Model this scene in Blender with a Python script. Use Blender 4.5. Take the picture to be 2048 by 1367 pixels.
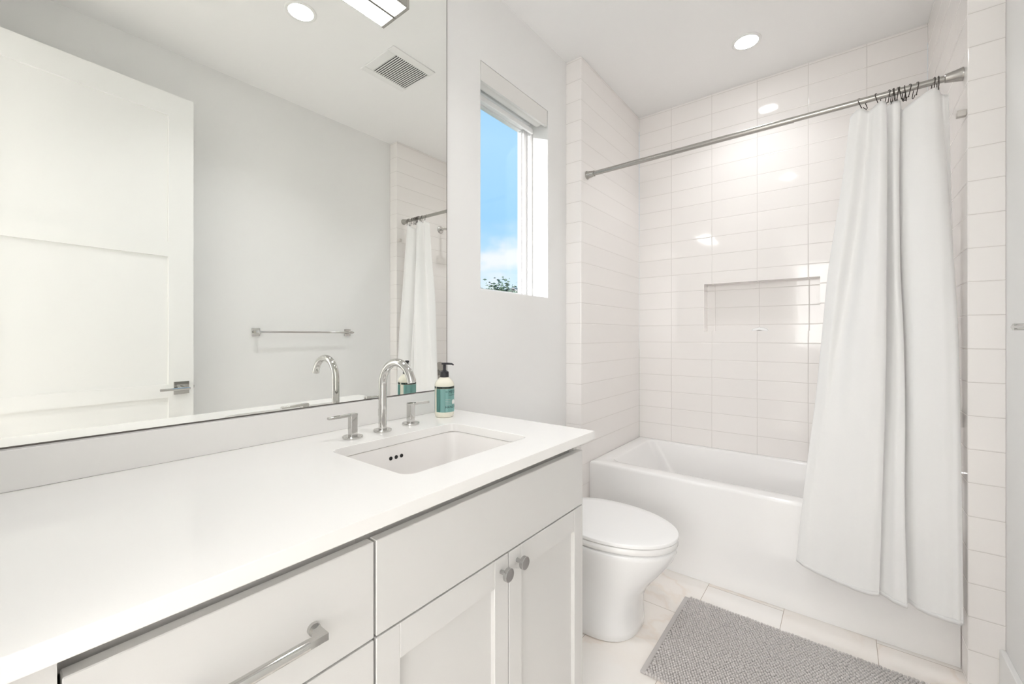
import bpy, bmesh, math, random
from mathutils import Vector, Matrix

for o in list(bpy.data.objects):
    bpy.data.objects.remove(o)
SC = bpy.context.scene
COL = SC.collection
PI = math.pi

# ------------------------------------------------------------------ camera
cam_d = bpy.data.cameras.new('camera')
cam_d.sensor_width = 36.0
cam_d.lens = 36.0 * 843.0 / 2048.0
cam_d.shift_y = -12.5 / 2048.0
cam_d.clip_start = 0.01
cam_d.clip_end = 500
cam = bpy.data.objects.new('camera', cam_d)
cam.location = (0, 0, 1.22)
cam.rotation_euler = (PI / 2, 0, math.radians(38.1))
COL.objects.link(cam)
SC.camera = cam

# ------------------------------------------------------------------ exposure / view
SC.view_settings.view_transform = 'Standard'
SC.view_settings.look = 'None'
SC.view_settings.gamma = 1.0
SC.view_settings.exposure = 1.14
SC.view_settings.use_curve_mapping = False
L_DOWN, L_BAR, L_HALL, SKY = 14.0, 9.5, 6.0, 0.47
P_DOWN, L_WIN = 2.2, 3.0
SC.cycles.max_bounces = 20
SC.cycles.diffuse_bounces = 12
SC.cycles.glossy_bounces = 6

# ------------------------------------------------------------------ world: day sky with low clouds
W = bpy.data.worlds.new('sky')
SC.world = W
W.use_nodes = True
nt = W.node_tree
nt.nodes.clear()
N = nt.nodes.new
wo = N('ShaderNodeOutputWorld')
bg = N('ShaderNodeBackground')
tc = N('ShaderNodeTexCoord')
sep = N('ShaderNodeSeparateXYZ')
ramp = N('ShaderNodeValToRGB')
e = ramp.color_ramp.elements
e[0].position, e[0].color = 0.0, (0.80, 0.93, 1.0, 1)
e[1].position, e[1].color = 0.75, (0.25, 0.52, 0.95, 1)
for p_, c_ in ((0.10, (0.72, 0.90, 1.0, 1)), (0.26, (0.36, 0.68, 1.0, 1)), (0.42, (0.44, 0.74, 1.0, 1))):
    q = e.new(p_)
    q.color = c_
mp = N('ShaderNodeMapping')
mp.inputs['Scale'].default_value = (5, 5, 9)
noi = N('ShaderNodeTexNoise')
noi.inputs['Scale'].default_value = 1.6
noi.inputs['Detail'].default_value = 8
noi.inputs['Roughness'].default_value = 0.55
cr = N('ShaderNodeValToRGB')
cr.color_ramp.elements[0].position = 0.40
cr.color_ramp.elements[1].position = 0.60
band = N('ShaderNodeMapRange')
band.inputs['From Min'].default_value = 0.27
band.inputs['From Max'].default_value = 0.19
mul = N('ShaderNodeMath')
mul.operation = 'MULTIPLY'
mix = N('ShaderNodeMix')
mix.data_type = 'RGBA'
mix.inputs['B'].default_value = (0.90, 0.95, 1.0, 1)
lk = nt.links.new
lk(tc.outputs['Generated'], sep.inputs[0])
lk(sep.outputs['Z'], ramp.inputs[0])
lk(tc.outputs['Generated'], mp.inputs[0])
lk(mp.outputs[0], noi.inputs['Vector'])
lk(noi.outputs[0], cr.inputs[0])
lk(sep.outputs['Z'], band.inputs['Value'])
lk(cr.outputs[0], mul.inputs[0])
lk(band.outputs[0], mul.inputs[1])
lk(mul.outputs[0], mix.inputs['Factor'])
lk(ramp.outputs[0], mix.inputs['A'])
lk(mix.outputs['Result'], bg.inputs['Color'])
bg.inputs['Strength'].default_value = SKY
lk(bg.outputs[0], wo.inputs[0])

# ------------------------------------------------------------------ sun: grazes the window side of the house
sun_d = bpy.data.lights.new('sun', 'SUN')
sun_d.energy = 3.2
sun_d.angle = math.radians(1.5)
sun_d.color = (1.0, 0.985, 0.97)
sun = bpy.data.objects.new('sun', sun_d)
sun.rotation_euler = Vector((0.355, 1.0, -0.15)).to_track_quat('-Z', 'Y').to_euler()
COL.objects.link(sun)

# ------------------------------------------------------------------ main measures (metres)
XW, XM = -1.2725, -1.266           # window / mirror wall, mirror face
XRW = 0.432                         # right wall
YF = 2.134                          # tiled returns of the tub alcove
YT, YB = 2.233, 3.0085              # tub front, back wall
XA, XR = -1.1725, 0.343             # alcove side walls
ZC = 2.8145                         # ceiling
ZR = 0.4856                         # tub rim
ZK, ZKB = 0.923, 0.8965             # counter top / underside
TROW, TZ0, TW, TX0 = 0.11622, 0.0125, 0.2615, XA + 0.231

# ------------------------------------------------------------------ materials
def mat(name, col, rough=0.5, metal=0.0, spec=0.5, emit=None, es=0.0, **kw):
    m = bpy.data.materials.new(name)
    m.use_nodes = True
    b = m.node_tree.nodes['Principled BSDF']
    b.inputs['Base Color'].default_value = (*col, 1)
    b.inputs['Roughness'].default_value = rough
    b.inputs['Metallic'].default_value = metal
    b.inputs['Specular IOR Level'].default_value = spec
    if emit:
        b.inputs['Emission Color'].default_value = (*emit, 1)
        b.inputs['Emission Strength'].default_value = es
    for k, v in kw.items():
        b.inputs[k.replace('_', ' ')].default_value = v
    return m

def nodes(m):
    return m.node_tree, m.node_tree.nodes['Principled BSDF'], m.node_tree.nodes.new, m.node_tree.links.new

def noise_bump(m, scale, strength, dist=0.001, detail=3):
    t, b, n, l = nodes(m)
    c = n('ShaderNodeTexCoord')
    z = n('ShaderNodeTexNoise')
    z.inputs['Scale'].default_value = scale
    z.inputs['Detail'].default_value = detail
    k = n('ShaderNodeBump')
    k.inputs['Strength'].default_value = strength
    k.inputs['Distance'].default_value = dist
    l(c.outputs['Object'], z.inputs['Vector'])
    l(z.outputs[0], k.inputs['Height'])
    l(k.outputs[0], b.inputs['Normal'])
    return m

def tile_mat(name, axis, col, grout, off, TW=TW):
    """glazed wall tile, stacked bond; axis = which coordinate runs along the wall"""
    m = mat(name, col, 0.07)
    t, b, n, l = nodes(m)
    c = n('ShaderNodeTexCoord')
    s = n('ShaderNodeSeparateXYZ')
    cb = n('ShaderNodeCombineXYZ')
    mp_ = n('ShaderNodeMapping')
    mp_.vector_type = 'POINT'
    mp_.inputs['Location'].default_value = (-off + 20 * TW, -TZ0 + 20 * TROW, 0)
    br = n('ShaderNodeTexBrick')
    br.offset = 0.0
    br.squash = 1.0
    br.inputs['Scale'].default_value = 1.0
    br.inputs['Brick Width'].default_value = TW
    br.inputs['Row Height'].default_value = TROW
    br.inputs['Mortar Size'].default_value = 0.0014
    br.inputs['Mortar Smooth'].default_value = 0.35
    br.inputs['Color1'].default_value = (*col, 1)
    br.inputs['Color2'].default_value = (*[v * 0.985 for v in col], 1)
    br.inputs['Mortar'].default_value = (*grout, 1)
    l(c.outputs['Object'], s.inputs[0])
    l(s.outputs['X' if axis == 'x' else 'Y'], cb.inputs[0])
    l(s.outputs['Z'], cb.inputs[1])
    l(cb.outputs[0], mp_.inputs[0])
    l(mp_.outputs[0], br.inputs['Vector'])
    l(br.outputs['Color'], b.inputs['Base Color'])
    r = n('ShaderNodeMapRange')
    r.inputs['To Min'].default_value = 0.07
    r.inputs['To Max'].default_value = 0.55
    l(br.outputs['Fac'], r.inputs['Value'])
    l(r.outputs[0], b.inputs['Roughness'])
    br2 = n('ShaderNodeTexBrick')
    br2.offset = 0.0
    br2.inputs['Scale'].default_value = 1.0
    br2.inputs['Brick Width'].default_value = TW
    br2.inputs['Row Height'].default_value = TROW
    br2.inputs['Mortar Size'].default_value = 0.004
    br2.inputs['Mortar Smooth'].default_value = 1.0
    br2.inputs['Color1'].default_value = br2.inputs['Color2'].default_value = (1, 1, 1, 1)
    br2.inputs['Mortar'].default_value = (0, 0, 0, 1)
    l(mp_.outputs[0], br2.inputs['Vector'])
    k = n('ShaderNodeBump')
    k.inputs['Strength'].default_value = 0.5
    k.inputs['Distance'].default_value = 0.0015
    l(br2.outputs['Color'], k.inputs['Height'])
    z = n('ShaderNodeTexNoise')
    z.inputs['Scale'].default_value = 22
    z.inputs['Detail'].default_value = 1
    l(c.outputs['Object'], z.inputs['Vector'])
    k2 = n('ShaderNodeBump')
    k2.inputs['Strength'].default_value = 0.05
    k2.inputs['Distance'].default_value = 0.004
    l(z.outputs[0], k2.inputs['Height'])
    l(k.outputs[0], k2.inputs['Normal'])
    l(k2.outputs[0], b.inputs['Normal'])
    return m

M = {}
M['wall'] = noise_bump(mat('wall_paint', (0.85, 0.848, 0.842), 0.6, spec=0.3), 120, 0.06)
M['ceil'] = noise_bump(mat('ceiling_paint', (0.92, 0.918, 0.915), 0.7, spec=0.2), 120, 0.05)
TC, TG = (0.885, 0.858, 0.84), (0.66, 0.63, 0.605)
M['tile_x'] = tile_mat('wall_tile_along_x', 'x', TC, TG, TX0)
M['tile_y'] = tile_mat('wall_tile_along_y', 'y', TC, TG, YB + .02, 0.93)
M['tile_r'] = tile_mat('wall_tile_return', 'x', TC, TG, XA - .25, 0.40)
M['trimw'] = mat('white_trim_paint', (0.86, 0.86, 0.85), 0.35)
M['door'] = mat('door_paint', (0.86, 0.86, 0.845), 0.4)
M['vinyl'] = mat('window_vinyl', (0.88, 0.88, 0.88), 0.3)
M['shade'] = mat('blind_fascia', (0.78, 0.77, 0.75), 0.55)
M['quartz'] = mat('white_quartz', (0.85, 0.84, 0.825), 0.09)
M['ceramic'] = mat('white_ceramic', (0.86, 0.86, 0.86), 0.06)
M['basin'] = mat('basin_ceramic', (0.80, 0.78, 0.765), 0.08)
M['acrylic'] = mat('tub_acrylic', (0.88, 0.872, 0.865), 0.12)
M['seat'] = mat('toilet_seat_plastic', (0.88, 0.875, 0.87), 0.14)
M['cab'] = mat('cabinet_paint', (0.665, 0.657, 0.645), 0.38)
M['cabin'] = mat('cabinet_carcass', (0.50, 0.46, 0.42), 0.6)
M['chrome'] = mat('chrome', (0.60, 0.592, 0.575), 0.05, 1.0)
M['satin'] = mat('satin_chrome', (0.50, 0.495, 0.49), 0.25, 1.0)
M['nickel'] = mat('brushed_nickel', (0.46, 0.445, 0.42), 0.27, 1.0)
M['bronze'] = mat('dark_hook_metal', (0.045, 0.035, 0.03), 0.4, 0.6)
M['mirror'] = mat('mirror_silver', (0.965, 0.975, 0.95), 0.0, 1.0)
M['mirror_edge'] = mat('mirror_edge', (0.13, 0.12, 0.11), 0.3, 0.3)
M['black'] = mat('black_plastic', (0.02, 0.02, 0.025), 0.35)
M['dark'] = mat('shade_black', (0.02, 0.02, 0.02), 0.8)  # near-black in place of the shade inside openings
M['soap'] = mat('cream_plastic', (0.82, 0.79, 0.68), 0.25)
M['teal'] = mat('teal_label', (0.35, 0.64, 0.61), 0.4)
M['teal2'] = mat('dark_teal_label', (0.16, 0.40, 0.36), 0.4)
M['band'] = mat('dark_green_band', (0.035, 0.06, 0.045), 0.4)
M['ink'] = mat('dark_ink', (0.03, 0.07, 0.07), 0.5)
M['paper'] = mat('white_label', (0.80, 0.82, 0.78), 0.5)
M['lens'] = mat('lamp_lens', (0.9, 0.9, 0.9), 0.5, emit=(0.985, 0.995, 1.0), es=L_DOWN)
M['diff'] = mat('bar_diffuser', (0.9, 0.9, 0.9), 0.5, emit=(0.985, 0.995, 1.0), es=L_BAR)
M['hall_fill_glow'] = mat('hall_fill_glow', (0.9, 0.9, 0.9), 0.5, emit=(0.985, 0.995, 1.0), es=L_HALL)  # glow of the fill light added in the next room
M['grass'] = noise_bump(mat('grass', (0.10, 0.15, 0.06), 0.9), 3, 0.5)
M['leaf'] = mat('leaf', (0.10, 0.15, 0.10), 0.6)
M['bark'] = mat('bark', (0.14, 0.11, 0.09), 0.9)
M['roof'] = mat('roof_shingle', (0.30, 0.29, 0.29), 0.9)
M['siding'] = mat('white_siding', (0.75, 0.76, 0.76), 0.7)
M['tab'] = mat('grey_tab', (0.60, 0.57, 0.54), 0.5)
M['carpet'] = mat('hall_floor', (0.74, 0.72, 0.69), 0.7)

# white cotton: diffuse cloth that lets some light through
M['cloth'] = mat('white_cotton', (0.955, 0.953, 0.95), 0.85, spec=0.15)
t, b, n, l = nodes(M['cloth'])
tr = n('ShaderNodeBsdfTranslucent')
tr.inputs['Color'].default_value = (0.96, 0.957, 0.95, 1)
mx = n('ShaderNodeMixShader')
mx.inputs[0].default_value = 0.25
l(b.outputs[0], mx.inputs[1])
l(tr.outputs[0], mx.inputs[2])
l(mx.outputs[0], t.nodes['Material Output'].inputs['Surface'])
noise_bump(M['cloth'], 260, 0.10, 0.0008)

M['window_fill'] = mat('window_fill_glow', (0.9, 0.9, 0.9), 0.8, emit=(1.0, 0.995, 0.985), es=L_WIN)  # emission added in place of daylight, fills the bathroom through the doorway

# window glass: clear pane, fresnel reflection
M['glass'] = bpy.data.materials.new('window_glass')
M['glass'].use_nodes = True
gt = M['glass'].node_tree
gt.nodes.clear()
go, gm = gt.nodes.new('ShaderNodeOutputMaterial'), gt.nodes.new('ShaderNodeMixShader')
ga, gg, gf = gt.nodes.new('ShaderNodeBsdfTransparent'), gt.nodes.new('ShaderNodeBsdfGlossy'), gt.nodes.new('ShaderNodeLayerWeight')
gg.inputs['Roughness'].default_value = 0.0
gp = gt.nodes.new('ShaderNodeMath')
gp.operation = 'POWER'
gp.inputs[1].default_value = 5.0
gq = gt.nodes.new('ShaderNodeMath')
gq.operation = 'MULTIPLY_ADD'
gq.inputs[1].default_value = 0.5
gq.inputs[2].default_value = 0.008
gf.inputs['Blend'].default_value = 0.5
gt.links.new(gf.outputs['Facing'], gp.inputs[0])
gt.links.new(gp.outputs[0], gq.inputs[0])
gt.links.new(gq.outputs[0], gm.inputs[0])
gt.links.new(ga.outputs[0], gm.inputs[1])
gt.links.new(gg.outputs[0], gm.inputs[2])
gt.links.new(gm.outputs[0], go.inputs['Surface'])

# floor: pale pink marble tiles 0.311 x 0.61
M['floor'] = mat('marble_floor_tile', (0.85, 0.79, 0.73), 0.16)
t, b, n, l = nodes(M['floor'])
c = n('ShaderNodeTexCoord')
s = n('ShaderNodeSeparateXYZ')
cb = n('ShaderNodeCombineXYZ')
l(c.outputs['Object'], s.inputs[0])
l(s.outputs['Y'], cb.inputs[0])
l(s.outputs['X'], cb.inputs[1])
mp_ = n('ShaderNodeMapping')
mp_.inputs['Location'].default_value = (-1.602 + 12.2 + 0.305, 0.5165 + 0.3113 * 20, 0)
l(cb.outputs[0], mp_.inputs[0])
br = n('ShaderNodeTexBrick')
br.offset = 0.5
br.inputs['Scale'].default_value = 1.0
br.inputs['Brick Width'].default_value = 0.61
br.inputs['Row Height'].default_value = 0.3113
br.inputs['Mortar Size'].default_value = 0.0012
br.inputs['Mortar Smooth'].default_value = 0.2
br.inputs['Color1'].default_value = (0, 0, 0, 1)
br.inputs['Color2'].default_value = (1, 1, 1, 1)
br.inputs['Mortar'].default_value = (0.5, 0.5, 0.5, 1)
l(mp_.outputs[0], br.inputs['Vector'])
va = n('ShaderNodeVectorMath')
va.operation = 'MULTIPLY_ADD'
va.inputs[1].default_value = (4.3, 7.1, 2.9)
l(br.outputs['Color'], va.inputs[0])
l(c.outputs['Object'], va.inputs[2])
wv = n('ShaderNodeTexNoise')
wv.inputs['Scale'].default_value = 1.5
wv.inputs['Detail'].default_value = 6
wv.inputs['Roughness'].default_value = 0.55
wv.inputs['Distortion'].default_value = 0.7
l(va.outputs[0], wv.inputs['Vector'])
r1 = n('ShaderNodeValToRGB')
el = r1.color_ramp.elements
el[0].position, el[0].color = 0.30, (0.91, 0.86, 0.815, 1)
el[1].position, el[1].color = 0.72, (0.93, 0.91, 0.885, 1)
for p_, c_ in ((0.36, (0.925, 0.885, 0.845, 1)), (0.44, (0.92, 0.865, 0.82, 1)), (0.462, (0.885, 0.81, 0.745, 1)), (0.485, (0.92, 0.875, 0.83, 1)), (0.58, (0.93, 0.90, 0.87, 1))):
    q = el.new(p_)
    q.color = c_
l(wv.outputs[0], r1.inputs[0])
fm = n('ShaderNodeMix')
fm.data_type = 'RGBA'
fm.inputs['B'].default_value = (0.50, 0.43, 0.37, 1)
l(br.outputs['Fac'], fm.inputs['Factor'])
l(r1.outputs[0], fm.inputs['A'])
l(fm.outputs['Result'], b.inputs['Base Color'])

# bath mat chenille
M['mat'] = noise_bump(mat('grey_chenille', (0.60, 0.572, 0.56), 0.95, spec=0.1), 400, 0.3)
M['mat_hem'] = noise_bump(mat('grey_mat_hem', (0.55, 0.525, 0.515), 0.9, spec=0.1), 500, 0.3)

# ------------------------------------------------------------------ mesh helpers
def BM():
    return bmesh.new()

def box(bm, x0, x1, y0, y1, z0, z1, mtx=None):
    vs = [bm.verts.new((x, y, z)) for x in (x0, x1) for y in (y0, y1) for z in (z0, z1)]
    if mtx is not None:
        for v in vs:
            v.co = mtx @ v.co
    for f in ((0, 1, 3, 2), (4, 6, 7, 5), (0, 4, 5, 1), (2, 3, 7, 6), (0, 2, 6, 4), (1, 5, 7, 3)):
        bm.faces.new([vs[i] for i in f])

def loft(bm, rings, cap0=True, cap1=True, closed=True):
    rv = [[bm.verts.new(p) for p in r] for r in rings]
    k = len(rings[0])
    for a, b_ in zip(rv[:-1], rv[1:]):
        for i in range(k if closed else k - 1):
            j = (i + 1) % k
            bm.faces.new((a[i], a[j], b_[j], b_[i]))
    if cap0:
        bm.faces.new(list(reversed(rv[0])))
    if cap1:
        bm.faces.new(rv[-1])
    return rv

def frame_of(d):
    d = Vector(d).normalized()
    up = Vector((0, 0, 1)) if abs(d.z) < 0.95 else Vector((1, 0, 0))
    u = d.cross(up).normalized()
    return d, u, u.cross(d).normalized()

def lathe(bm, base, axis, prof, n=32, cap0=True, cap1=True):
    """prof: list of (distance along axis, radius)"""
    d, u, v = frame_of(axis)
    base = Vector(base)
    loft(bm, [[base + d * h + (u * math.cos(2 * PI * i / n) + v * math.sin(2 * PI * i / n)) * r for i in range(n)] for h, r in prof], cap0, cap1)

def cyl(bm, base, axis, length, r, n=24):
    lathe(bm, base, axis, [(0, r), (length, r)], n)

def tube(bm, pts, r, n=12, cap=True):
    pts = [Vector(p) for p in pts]
    rr = r if isinstance(r, (list, tuple)) else [r] * len(pts)
    rings = []
    d0 = (pts[1] - pts[0]).normalized()
    _, u, v = frame_of(d0)
    for i, p in enumerate(pts):
        d = (pts[min(i + 1, len(pts) - 1)] - pts[max(i - 1, 0)]).normalized()
        u = (u - d * u.dot(d)).normalized()
        v = u.cross(d).normalized()
        rings.append([p + (u * math.cos(2 * PI * k / n) + v * math.sin(2 * PI * k / n)) * rr[i] for k in range(n)])
    loft(bm, rings, cap, cap)

def rrect(x0, x1, y0, y1, r, z, seg=6):
    r = max(r, 1e-5)
    out = []
    for cx, cy, a0 in ((x1 - r, y1 - r, 0), (x0 + r, y1 - r, 90), (x0 + r, y0 + r, 180), (x1 - r, y0 + r, 270)):
        for i in range(seg + 1):
            a = math.radians(a0 + 90 * i / seg)
            out.append(Vector((cx + r * math.cos(a), cy + r * math.sin(a), z)))
    return out

def empty(name, loc=(0, 0, 0)):
    o = bpy.data.objects.new(name, None)
    o.location = loc
    o.empty_display_size = 0.05
    COL.objects.link(o)
    return o

def wloc(o):
    p = Vector((0, 0, 0))
    while o is not None:
        p += o.location
        o = o.parent
    return p

def obj(name, bm, m, parent=None, bevel=0.0, smooth=None, seg=2, origin=None, subsurf=0):
    bmesh.ops.recalc_face_normals(bm, faces=bm.faces)
    off = wloc(parent) if parent is not None else (Vector(origin) if origin else Vector((0, 0, 0)))
    if off.length:
        bmesh.ops.translate(bm, verts=bm.verts, vec=-off)
    if smooth is not None:
        for f in bm.faces:
            f.smooth = True
        for ed in bm.edges:
            if len(ed.link_faces) == 2 and ed.calc_face_angle(0) > math.radians(smooth):
                ed.smooth = False
    me = bpy.data.meshes.new(name)
    bm.to_mesh(me)
    bm.free()
    for mm in (m if isinstance(m, (list, tuple)) else [m]):
        me.materials.append(mm)
    o = bpy.data.objects.new(name, me)
    COL.objects.link(o)
    if parent is not None:
        o.parent = parent
    elif origin:
        o.location = origin
    if bevel:
        md = o.modifiers.new('bevel', 'BEVEL')
        md.width = bevel
        md.segments = seg
        md.limit_method = 'ANGLE'
        md.angle_limit = math.radians(40)
    if subsurf:
        md = o.modifiers.new('subsurf', 'SUBSURF')
        md.levels = md.render_levels = subsurf
    return o

def tag(o, label, cat, group=None):
    o['label'] = label
    o['category'] = cat
    if group:
        o['group'] = group
    return o

def struct(name, bm, m, parent=None, bevel=0.0):
    o = obj(name, bm, m, parent, bevel)
    o['kind'] = 'structure'
    return o

def boxes(*bs):
    bm = BM()
    for q in bs:
        box(bm, *q)
    return bm

# ================================================================== SETTING
T = 0.2
YI, YN = -0.07, -0.19                                # doorway wall: room side, far side
struct('floor', boxes((XW - T, XRW + T, YN, YB + T, -0.1, 0.0)), M['floor'])
struct('ceiling', boxes((XW - T, XRW + T, YN, YB + T, ZC, ZC + 0.1)), M['ceil'])
# left wall with the window opening
WY0, WY1, WZ0, WZ1 = 1.3945, 1.943, 1.425, 2.452
struct('wall_left', boxes((XW - T, XW, YN, WY0, 0, ZC), (XW - T, XW, WY1, YB + T, 0, ZC),
                          (XW - T, XW, WY0, WY1, 0, WZ0), (XW - T, XW, WY0, WY1, WZ1, ZC)), M['wall'])
struct('wall_right', boxes((XRW, XRW + T, YN, YB + T, 0, ZC)), M['wall'])
# wall with the doorway the picture is taken from
DX0, DX1, DZ = -0.595, 0.2050, 2.520
struct('wall_front', boxes((XW, DX0, YN, YI, 0, ZC), (DX1, XRW, YN, YI, 0, ZC), (DX0, DX1, YN, YI, DZ, ZC)), M['wall'])
struct('trim_1', boxes((DX0, DX0 + 0.015, YN, YI - 0.002, 0, DZ - 0.015), (DX0, DX1, YN, YI - 0.002, DZ - 0.015, DZ)), M['trimw'])
# tub alcove, glazed tile: the two side returns and the back wall with its niche
def tile_return(name, x0, x1):
    bm = boxes((x0, x1, YF, YB, 0, ZC))
    for f in bm.faces:
        f.normal_update()
        f.material_index = 1 if abs(f.normal.y) > 0.5 else 0
    o = obj(name, bm, [M['tile_y'], M['tile_r']], None, 0.003)
    o['kind'] = 'structure'
tile_return('wall_alcove_left', XW, XA)
tile_return('wall_alcove_right', XR, XRW)
NX0, NX1, NZ0, NZ1, ND = -0.728, -0.102, 1.2500, 1.5625, 0.09
bm = boxes((XA, NX0, YB, YB + T, 0, ZC), (NX1, XR, YB, YB + T, 0, ZC), (NX0, NX1, YB, YB + T, 0, NZ0),
           (NX0, NX1, YB, YB + T, NZ1, ZC), (NX0, NX1, YB + ND, YB + T, NZ0, NZ1))
struct('wall_back', bm, M['tile_x'])
# baseboard on the right wall
struct('baseboard_right', boxes((XRW - 0.016, XRW, YI + .002, YF, 0, 0.165)), M['trimw'], None, 0.003)

# room on the other side of the doorway, lit by added fill glow
HX0, HX1, HY = XW, 2.4, -4.2
struct('floor', boxes((HX0, HX1, HY, YN, -0.1, 0.0)), M['carpet'])
struct('ceiling', boxes((HX0, HX1, HY, YN, ZC, ZC + 0.1)), M['ceil'])
struct('wall_hall_left', boxes((HX0 - T, HX0, HY, YN, 0, ZC)), M['wall'])
struct('wall_hall_right', boxes((HX1, HX1 + T, HY, YN, 0, ZC)), M['wall'])
struct('wall_hall_front', boxes((XRW + T, HX1, YN - 0.12, YN, 0, ZC)), M['wall'])
BX0, BX1, BZ0, BZ1 = -.74, 2.20, 1.00, 2.66  # window widened to the right for more fill through the doorway
struct('wall_hall_back', boxes((HX0, BX0, HY - T, HY, 0, ZC), (BX1, HX1, HY - T, HY, 0, ZC),
                               (BX0, BX1, HY - T, HY, 0, BZ0), (BX0, BX1, HY - T, HY, BZ1, ZC)), M['wall'])
w2 = empty('window_2', (BX0, HY - 0.1, BZ0))
w2['kind'] = 'structure'
f = 0.06
struct('window_frame', boxes((BX0, BX0 + f, HY - .13, HY - .07, BZ0, BZ1), (BX1 - f, BX1, HY - .13, HY - .07, BZ0, BZ1),
                             (BX0, BX1, HY - .13, HY - .07, BZ0, BZ0 + f), (BX0, BX1, HY - .13, HY - .07, BZ1 - f, BZ1),
                             ((BX0 + BX1) / 2 - .03, (BX0 + BX1) / 2 + .03, HY - .13, HY - .07, BZ0, BZ1)), M['vinyl'], w2)
struct('window_pane', boxes((BX0 + f, BX1 - f, HY - .103, HY - .1, BZ0 + f, BZ1 - f)), M['glass'], w2)

struct('window_fill_panel', boxes((BX0 + .005, BX1 - .005, HY - .052, HY - .050, BZ0 + .02, BZ1 - .005)), M['window_fill'], w2)  # added glowing panel standing in for daylight at the window

# ================================================================== WINDOW
w1 = empty('window_1', (XW - 0.12, WY0, WZ0))
w1['kind'] = 'structure'
xf0, xf1 = XW - 0.175, XW - 0.105                    # frame depth
def frame_y(x0, x1, y0, y1, z0, z1, wd, wb):
    return ((x0, x1, y0, y0 + wd, z0, z1), (x0, x1, y1 - wd, y1, z0, z1), (x0, x1, y0 + wd, y1 - wd, z0, z0 + wb), (x0, x1, y0 + wd, y1 - wd, z1 - wd, z1))
struct('window_frame', boxes(*frame_y(xf0, xf1, WY0, WY1, WZ0, WZ1 - 0.03, 0.024, 0.012)), M['vinyl'], w1, 0.003)
struct('window_sash', boxes(*frame_y(xf0 + .005, xf1 - .022, WY0 + .024, WY1 - .024, WZ0 + .012, WZ1 - .054, 0.028, 0.014)), M['vinyl'], w1, 0.003)
struct('glazing_bead', boxes(*frame_y(xf0 + .012, xf1 - .034, WY0 + .052, WY1 - .052, WZ0 + .026, WZ1 - .082, 0.010, 0.005)), M['vinyl'], w1, 0.002)
struct('window_pane', boxes((xf0 + .024, xf0 + .028, WY0 + .06, WY1 - .06, WZ0 + .028, WZ1 - .09)), M['glass'], w1)
struct('window_sill', boxes((xf1, XW - .001, WY0 + .001, WY1 - .001, WZ0, WZ0 + .004)), M['vinyl'], w1)

# roller blind rolled up inside the opening behind a flush fascia
rb = empty('roller_blind', (XW - 0.05, (WY0 + WY1) / 2, 2.36))
tag(rb, 'rolled-up white roller blind behind a flush fascia at the top of the window', 'blind')
obj('fascia', boxes((XW - 0.012, XW + 0.002, WY0 + .001, 1.9305, 2.362, 2.4475)), M['shade'], rb, 0.001)
bm = BM()
cyl(bm, (XW - 0.055, WY0 + .012, 2.409), (0, 1, 0), 0.52, 0.032, 24)
obj('blind_roll', bm, M['shade'], rb, smooth=40)
bm = BM()
box(bm, XW - 0.100, XW - 0.086, WY0 + .012, 1.925, 2.345, 2.372)
obj('bottom_rail', bm, M['vinyl'], rb, 0.003)

# ================================================================== OUTSIDE
struct('ground', boxes((-140, 60, -90, 140, -3.3, -3.2)), M['grass'])
def make_tree(name, x, y, h, rad, seed, label):
    rnd = random.Random(seed)
    t_ = empty(name, (x, y, -3.2))
    tag(t_, label, 'tree', 'trees beyond the window')
    bm = BM()
    top = h * 0.62
    tube(bm, [(x, y, -3.2), (x + .1, y, -3.2 + top * .5), (x, y + .1, -3.2 + top)], [.22, .17, .10], 8)
    ends = []
    for k in range(9):
        a = rnd.uniform(0, 2 * PI)
        p0 = Vector((x, y, -3.2 + top * rnd.uniform(.55, 1)))
        p1 = p0 + Vector((math.cos(a) * rad * .8, math.sin(a) * rad * .8, rnd.uniform(.15, .5) * h * .8))
        p1.z = min(p1.z, -3.2 + h * .97)
        tube(bm, [p0, (p0 + p1) / 2 + Vector((0, 0, .15)), p1], [.08, .05, .02], 6)
        ends.append(p1)
        ends.append((p0 + p1) / 2)
    obj('trunk', bm, M['bark'], t_)
    bm = BM()
    for k in range(4200):
        c_ = rnd.choice(ends) + Vector([rnd.gauss(0, .42) for _ in range(3)])
        if c_.z > -3.2 + h:
            c_.z = -3.2 + h - rnd.random() * .3
        n_ = Vector([rnd.gauss(0, 1) for _ in range(3)]).normalized()
        _, u, v = frame_of(n_)
        s_ = rnd.uniform(.08, .15)
        q_ = [c_ + u * s_, c_ + v * s_ * .5 + n_ * .02, c_ - u * s_, c_ - v * s_ * .5 + n_ * .02]
        bm.faces.new([bm.verts.new(p) for p in q_])
    obj('foliage', bm, M['leaf'], t_)
make_tree('tree', -17.25, 19.2, 8.0, 1.5, 3, 'leafy tree top at the lower left of the window, nearest the mirror')
make_tree('tree', -19.3, 23.5, 8.3, 1.4, 8, 'leafy tree top in the middle of the window bottom, right of the taller one')
# neighbouring house, only its gable peak shows
hx, hy = -26.7, 34.6
hs = empty('house', (hx, hy, -3.2))
tag(hs, 'neighbouring house with grey gable roof, its peak at the bottom of the window', 'house')
bm = BM()
loft(bm, [[Vector((hx + a_, hy + b_, z_)) for a_, b_, z_ in ((-3, k, -3.2), (3, k, -3.2), (3, k, 4.5), (0, k, 5.95), (-3, k, 4.5))] for k in (0, 8)])
obj('wall', bm, M['siding'], hs)
bm = BM()
loft(bm, [[Vector((hx + a_, hy + b_, z_)) for a_, b_, z_ in ((-3.5, k, 4.28), (0, k, 5.98), (3.5, k, 4.28), (3.5, k, 4.45), (0, k, 6.17), (-3.5, k, 4.45))] for k in (-.4, 8.4)])
obj('roof', bm, M['roof'], hs)

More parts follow.
